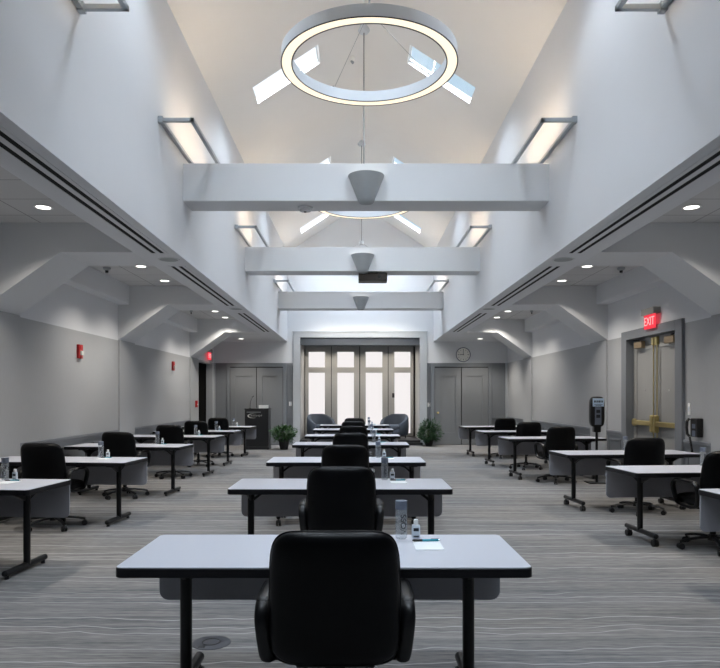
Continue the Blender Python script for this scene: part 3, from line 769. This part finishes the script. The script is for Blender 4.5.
for k, (w, h0, h1) in enumerate(((.036, 0, .03), (.05, 0, .03), (.03, 0, .03), (.03, 0, .03), (.036, 0, .03), (.036, -.03, .03), (.012, 0, .045))):
    lg.tube([(x, -.002, .945+h1), (x+.002, -.002, .945+h0+.004), (x+w*.5, -.002, .945+max(0, h0)), (x+w*.75, -.002, .945+h1*.9), (x+w*.3, -.002, .945+h1)], .0028, n=5, up=(0, 1, 0)); x += w+.014
lg.build('logo', M['logo'], o)
mc = MB().tube([(-.20, .1, 1.16), (-.2, .1, 1.26), (-.18, .09, 1.38), (-.13, .06, 1.48), (-.11, .04, 1.50)], .006, n=8, up=(0, 1, 0)).cyl((-.12, .05, 1.495), (-.09, .02, 1.515), .011).cyl((-.2, .1, 1.16), (-.2, .1, 1.175), .03)
mc.build('microphone', M['black_plastic'], o)
o = empty('tissue_box', (px+.17, py+.22, 1.1655)); tag(o, 'small white box on top of the black lectern', 'box')
MB().box(-.13, .13, -.1, .1, 0, .09, bev=.006).build('carton', M['plate'], o)
MB().box(-.06, .06, -.03, .03, .088, .092).build('opening', M['cap'], o)

# potted plants
def plant(x, y, r, z0, z1, n, m, seed, pr0, pr1, ph, lab):
    rnd = random.Random(seed); root = empty('potted_plant', (x, y, 0)); tag(root, lab, 'plant', None)
    MB().lathe([(0, 0), (pr0, 0), (pr1, ph-.03), (pr1+.012, ph-.03), (pr1+.012, ph), (pr1-.008, ph), (pr1-.012, ph-.04), (0, ph-.04)], n=24).build('pot', M['pot'], root)
    MB().lathe([(0, ph-.03), (pr1-.01, ph-.035)], n=20).build('soil', M['soil'], root)
    st = MB(); lf = MB()
    for i in range(26):
        a = rnd.uniform(0, 2*math.pi); rr = r*math.sqrt(rnd.random())*.85; z = z0+(z1-z0)*rnd.uniform(.5, 1)*(1-.35*(rr/r)**2)
        tip = Vector((rr*math.cos(a), rr*math.sin(a), z)); b = Vector((.04*math.cos(a), .04*math.sin(a), ph-.05)); mid = (b+tip)/2+Vector((0, 0, .07))
        st.tube([b, mid, tip], .004, n=5)
    for i in range(n):
        while True:
            p = Vector((rnd.uniform(-1, 1), rnd.uniform(-1, 1), rnd.uniform(-1, 1)))
            if p.length < 1 and p.length > .35: break
        lump = 1+.16*math.sin(3*math.atan2(p.y, p.x)+seed)+.12*math.sin(5*p.z+seed*2)
        c = Vector((p.x*r*lump, p.y*r*lump, (z0+z1)/2+p.z*(z1-z0)/2*lump))
        d = Vector((p.x, p.y, p.z*.5+rnd.uniform(-.5, .3))).normalized(); sd = d.cross(Vector((0, 0, 1))).normalized(); sd = (sd+Vector((0, 0, rnd.uniform(-.5, .5)))).normalized()
        nn = d.cross(sd); L = rnd.uniform(.06, .11); W = L*rnd.uniform(.34, .46)
        vs = [c, c+d*L*.35+sd*W*.5+nn*.006, c+d*L*.75+sd*W*.38, c+d*L-nn*.012, c+d*L*.75-sd*W*.38, c+d*L*.35-sd*W*.5+nn*.006, c+d*L*.5-nn*.006]
        lf.add(vs, [(0, 1, 6), (1, 2, 6), (2, 3, 6), (3, 4, 6), (4, 5, 6), (5, 0, 6)])
    lf.build('foliage', m, root); st.build('stem', M['stem'], root)
plant(-2.06, 18.75, .32, .25, .67, 900, M['leaf'], 3, .11, .16, .30, 'spreading green plant in black pot beside the lectern')
plant(2.20, 20.05, .345, .13, .74, 1300, M['leaf2'], 8, .10, .15, .2, 'bushy dark green plant in black pot beside the platform')

# tub armchairs on the platform
def armchair(x, y, rz, lab):
    root = empty('tub_armchair', (x, y, .16), R(rz)); tag(root, lab, 'armchair', 'tub armchairs on the platform')
    n = 40; vs = []; fs = []; rings = 12
    for i in range(n+1):
        a = R(-40)+R(260)*i/n            # opens towards -y
        f = abs(i/n-.5)*2
        top = .47+.31*(1-max(0, (f-.25)/.75)**1.3 if f > .25 else 1)
        ro, th = .47, .12
        prof = [(ro-.03, .10), (ro, .20), (ro+.01, .4), (ro, top-.06), (ro-.02, top-.015), (ro-th/2, top), (ro-th+.02, top-.015), (ro-th, top-.06), (ro-th, .4), (ro-th, .10)]
        for r, z in prof: vs.append((r*math.cos(a), r*math.sin(a)*.92, z))
    m = 10
    for i in range(n):
        for k in range(m): fs.append((i*m+k, i*m+(k+1) % m, (i+1)*m+(k+1) % m, (i+1)*m+k))
    fs += [list(range(m)), list(range(n*m, n*m+m))[::-1]]
    MB().add(vs, fs, 0, True).build('shell', M['fabric'], root)
    MB().sellip((0, -.06, .36), .335, .36, .085, .5, .5, 36, 10, 'xy').build('seat_cushion', M['fabric'], root)
    MB().sellip((0, -.04, .21), .37, .37, .11, .5, .4, 36, 8, 'xy').build('seat_base', M['fabric'], root)
    for sx in (-1, 1):
        for sy in (-1, 1): MB().cyl((sx*.28, sy*.26, 0), (sx*.27, sy*.25, .12), .016, .024, n=10).build('leg', M['dark'], root)
armchair(-1.14, 21.35, 32, 'slate blue tub armchair on the platform, by the lectern side')
armchair(1.22, 21.35, -32, 'slate blue tub armchair on the platform, by the clock side')

# hand sanitizer stand
o = empty('sanitizer_stand', (4.17, 11.46, 0)); tag(o, 'black hand sanitizer dispenser on floor stand near the exit doors', 'sanitizer dispenser')
MB().box(-.17, .17, -.15, .15, 0, .015, bev=.005).build('base_plate', M['black_metal'], o)
MB().cyl((0, 0, .015), (0, 0, 1.0), .022).build('pole', M['black_metal'], o)
MB().sellip((0, 0, 1.235), .125, .265, .07, .45, .4, 40, 12, 'xz').build('dispenser_body', M['black_plastic'], o)
MB().box(-.06, .06, -.05, .05, .88, 1.0, bev=.012).build('neck', M['black_plastic'], o)
MB().box(-.055, .055, -.078, -.05, 1.01, 1.33, bev=.006).build('front_panel', M['cap'], o)
for z in (1.13, 1.215): MB().box(-.034, .034, -.082, -.07, z, z+.055, bev=.004).build('window', M['label_dark'], o)
cd = MB().box(-.095, .095, -.084, -.07, 1.325, 1.468, bev=.003).build('card', M['screen'], o)
tx = MB()
for k, (w, c) in enumerate(((.02, -.066), (.014, -.046), (.022, -.022), (.012, .0), (.022, .02), (.016, .044), (.02, .066))): tx.box(c-w*.42, c+w*.42, -.0855, -.083, 1.395, 1.43)
tx.box(-.07, .07, -.0855, -.083, 1.355, 1.362).box(-.05, .05, -.0855, -.083, 1.34, 1.346).build('print', M['label_dark'], cd)

# wall telephone
xw = X(1, WALL)
o = empty('wall_telephone', (xw, 9.06, 1.07)); tag(o, 'black wall telephone with hanging coiled cord by the exit doors', 'telephone')
MB().box(-.085, 0, -.115, .085, -.13, .13, bev=.016).build('body', M['black_plastic'], o)
h = MB().tube([(-.095, .085, -.12), (-.12, .09, -.09), (-.128, .09, 0), (-.12, .09, .09), (-.095, .085, .12)], .028, .018, n=10, up=(0, 1, 0))
h.build('handset', M['black_plastic'], o)
MB().box(-.091, -.08, -.06, .02, -.12, -.04).build('number_card', M['cap'], o)
MB().box(-.091, -.08, -.06, .02, -.01, .05).build('keypad', M['cap'], o)
cp = []
for i in range(120):
    t = i/119; z = -.13-.20*t; a = i*.9
    cp.append((-.09+.012*math.cos(a)+.03*t, .08+.012*math.sin(a), z))
MB().tube(cp, .005, n=6).sellip((-.06, .08, -.335), .016, .022, .04, 1, 1, 14, 8, 'xy').build('cord', M['black_plastic'], o)

def wallbox(name, loc, sx, sy, sz, m, lab, cat, axis, extra=None, grp=None):
    """small plate on a wall. axis: 'y' for the end wall (faces -y), else sign of the wall"""
    o = empty(name, loc); tag(o, lab, cat, grp)
    if axis == 'y': MB().box(-sx/2, sx/2, -sy, 0, -sz/2, sz/2, bev=.003).build('plate', m, o); MB().box(-sx*.18, sx*.18, -sy-.006, -sy+.002, -sz*.2, sz*.2, bev=.002).build('rocker', M['gel'], o)
    else:
        a, b = (-sy, 0) if axis > 0 else (0, sy)
        MB().box(a, b, -sx/2, sx/2, -sz/2, sz/2, bev=.003).build('plate', m, o)
        if extra: extra(o, axis)
        else: MB().box(*sorted((-axis*(sy-.001), -axis*(sy+.007))), -sx*.18, sx*.18, -sz*.2, sz*.2, bev=.002).build('rocker', M['gel'], o)
    return o
wallbox('light_switch', (xw, 9.32, 1.32), .07, .012, .17, M['plate'], 'tall white switch plate above the wall telephone', 'light switch', 1)
wallbox('light_switch', (-2.06, Y1-.0, 1.28), .08, .012, .13, M['plate'], 'white switch plate beside the frame, near the lectern', 'light switch', 'y')
wallbox('light_switch', (2.26, Y1-.0, 1.25), .08, .012, .13, M['plate'], 'white switch plate beside the frame, near the brass knob', 'light switch', 'y')
def strobe(o, ax):
    MB().box(*sorted((-ax*.03, -ax*.075)), -.05, .05, -.06, .01, bev=.008).build('strobe_lens', M['lens'], o)
    MB().box(*sorted((-ax*.04, -ax*.05)), -.04, .04, .03, .09, bev=.004).build('horn_grille', M['red'], o)
xl = X(-1, WALL)
wallbox('fire_alarm', (xl, 10.6, 2.22), .14, .045, .22, M['red'], 'red fire alarm strobe on grey wall, nearer one', 'fire alarm', -1, strobe, 'fire alarm strobes on the grey wall')
wallbox('fire_alarm', (xl, 16.0, 2.24), .14, .045, .22, M['red'], 'red fire alarm strobe on grey wall, farther one', 'fire alarm', -1, strobe, 'fire alarm strobes on the grey wall')
def pull(o, ax):
    MB().box(*sorted((-ax*.045, -ax*.06)), -.04, .04, -.03, .0, bev=.003).build('pull_handle', M['plate'], o)
wallbox('fire_pull_station', (xl+.032, 18.2, 1.3), .13, .05, .18, M['red'], 'red fire pull station beside the dark doorway', 'fire alarm', -1, pull)

# wall clock
o = empty('wall_clock', (3.33, Y1, 2.81)); tag(o, 'round wall clock with dark grey rim above the closet doors', 'clock')
def zrot(mb):
    for i, v in enumerate(mb.v): mb.v[i] = Vector((v.x, -v.z, v.y))
    return mb
zrot(MB().lathe([(0, 0), (.205, 0), (.205, .028), (0, .028)], n=40)).build('face', M['clock_face'], o)
zrot(MB().lathe([(.205, 0), (.229, 0), (.229, .03), (.222, .038), (.212, .036), (.21, .028)], n=40)).build('rim', M['cap'], o)
t = MB()
for k in range(12):
    a = R(30*k); c, s = math.cos(a), math.sin(a); r0 = .145 if k % 3 else .13
    t.cyl((r0*c, -.030, r0*s), (.175*c, -.030, r0*s/r0*.175), .007, n=6)
t.build('hour_marks', M['label_dark'], o)
MB().cyl((0, -.034, -.02), (0, -.034, .15), .005, n=6).build('minute_hand', M['black_plastic'], o)
MB().cyl((.02, -.036, 0), (-.11, -.036, 0), .007, n=6).build('hour_hand', M['black_plastic'], o)

# exit signs
def exit_sign(s, y, z, lab):
    o = empty('exit_sign', (X(s, WALL), y, z)); tag(o, lab, 'exit sign', 'lit exit signs above the doorways')
    sg = -s
    MB().box(*sorted((0, sg*.12)), -.22, .22, .0, .10, bev=.008).build('housing', M['exit_housing'], o)
    f = MB().box(*sorted((sg*.065, sg*.085)), -.19, .19, -.22, .0).build('sign_face', M['exit_red'], o)
    vs, fs = text_mesh('EXIT', .19, .002)
    # facing into the room: text runs along +y on left wall, -y on right wall
    tv = [(sg*(.086+v.z), (v.x*.95)*(1 if s < 0 else -1), v.y-.11) for v in vs]
    MB().add(tv, fs).build('lettering', M['exit_white'], f)
exit_sign(1, 10.42, 2.79, 'red EXIT sign above the brass-barred double doors')
exit_sign(-1, 19.72, 2.82, 'red EXIT sign above the dark doorway')

# floor cover
o = empty('floor_box', (-.88, 4.0, 0)); tag(o, 'round grey floor outlet cover in the carpet by the front table', 'floor outlet')
MB().lathe([(0, .006), (.105, .006), (.115, .003), (.117, 0)], n=36).build('cover', M['disc'], o)
MB().lathe([(.05, .0062), (.05, .008), (.056, .008), (.056, .0062)], n=28).build('lid_ring', M['black_plastic'], o)
MB().box(-.06, -.02, -.09, -.06, .005, .0085, bev=.001).build('flap', M['black_plastic'], o)

# recess downlights over the folding doors
for x in (-1.25, -.4, .62, 1.47):
    o = empty('recess_downlight', (x, 21.75, RZ)); tag(o, 'small downlight in the door recess ceiling', 'ceiling light', 'downlights in the door recess')
    MB().lathe([(.03, 0), (.05, -.002), (.05, -.008), (.03, -.006)], n=20).build('trim_ring', M['plate'], o)
    MB().lathe([(0, -.001), (.032, -.001), (.032, .001)], n=20).build('lamp_lens', M['can'], o)
    l = bpy.data.lights.new('recess_lamp', 'SPOT'); l.energy = 48; l.color = (1, .9, .76); l.spot_size = R(130); l.spot_blend = .8; l.shadow_soft_size = .03
    lo = bpy.data.objects.new('recess_lamp', l); COL.objects.link(lo); lo.location = (x, 21.75, RZ-.03)

# spots behind the last beam washing the end wall
for x in (-.9, .12, 1.14):
    o = empty('track_spot', (x, 18.75, 4.08)); tag(o, 'small spot lamp on the back of the last beam', 'spot lamp', 'spots behind the last beam')
    MB().cyl((0, .02, .02), (0, .12, -.03), .04, .045).build('housing', M['plate'], o)
    MB().box(-.02, .02, -.10, .03, -.01, .03).build('bracket', M['plate'], o)
    l = bpy.data.lights.new('track_lamp', 'SPOT'); l.energy = 100; l.color = (1, .92, .82); l.spot_size = R(100); l.spot_blend = .7; l.shadow_soft_size = .04
    lo = bpy.data.objects.new('track_lamp', l); COL.objects.link(lo); lo.location = (x, 18.9, 4.04)
    lo.rotation_euler = (Vector((x, 20.6, 1.9))-Vector(lo.location)).to_track_quat('-Z', 'Y').to_euler()

# ------------------------------------------------------------------ sky
W = bpy.data.worlds.new('sky'); SC.world = W; W.use_nodes = True
nt = W.node_tree; nt.nodes.clear()
out = nt.nodes.new('ShaderNodeOutputWorld'); bg = nt.nodes.new('ShaderNodeBackground'); nt.links.new(bg.outputs[0], out.inputs[0])
tc = nt.nodes.new('ShaderNodeTexCoord'); sp = nt.nodes.new('ShaderNodeSeparateXYZ'); nt.links.new(tc.outputs['Generated'], sp.inputs[0])
mr = nt.nodes.new('ShaderNodeMapRange'); mr.interpolation_type = 'SMOOTHSTEP'
mr.inputs['From Min'].default_value = -.04; mr.inputs['From Max'].default_value = .04; nt.links.new(sp.outputs[0], mr.inputs['Value'])
mx = nt.nodes.new('ShaderNodeMix'); mx.data_type = 'RGBA'; nt.links.new(mr.outputs[0], mx.inputs['Factor'])
mx.inputs['B'].default_value = (.60, .80, .96, 1); mx.inputs['A'].default_value = (1.25, 1.3, 1.35, 1)
mz = nt.nodes.new('ShaderNodeMapRange'); mz.interpolation_type = 'SMOOTHSTEP'
mz.inputs['From Min'].default_value = .52; mz.inputs['From Max'].default_value = .80; nt.links.new(sp.outputs[2], mz.inputs['Value'])
SKYB = 70
mz2 = nt.nodes.new('ShaderNodeMix'); mz2.data_type = 'RGBA'; nt.links.new(mz.outputs[0], mz2.inputs['Factor'])
nt.links.new(mx.outputs['Result'], mz2.inputs['A']); mz2.inputs['B'].default_value = (.78*SKYB, .88*SKYB, 1.0*SKYB, 1)
nt.links.new(mz2.outputs['Result'], bg.inputs['Color']); bg.inputs['Strength'].default_value = 1

# ------------------------------------------------------------------ camera and view
cam = bpy.data.cameras.new('camera'); co = bpy.data.objects.new('camera', cam); COL.objects.link(co)
co.location = (0, 0, 1.49); co.rotation_euler = (R(90), 0, 0)
cam.sensor_fit = 'HORIZONTAL'; cam.sensor_width = 36; cam.lens = 33
cam.shift_x = 3.5/720; cam.shift_y = 63/720; cam.clip_start = .05
SC.camera = co
SC.view_settings.view_transform = 'Standard'; SC.view_settings.look = 'None'; SC.view_settings.gamma = 1; SC.view_settings.use_curve_mapping = False
SC.view_settings.exposure = 0
SC.cycles.use_denoising = True
SC.cycles.max_bounces = 10; SC.cycles.diffuse_bounces = 6; SC.cycles.transparent_max_bounces = 16
SC.cycles.caustics_reflective = False; SC.cycles.caustics_refractive = False; SC.cycles.sample_clamp_indirect = 12
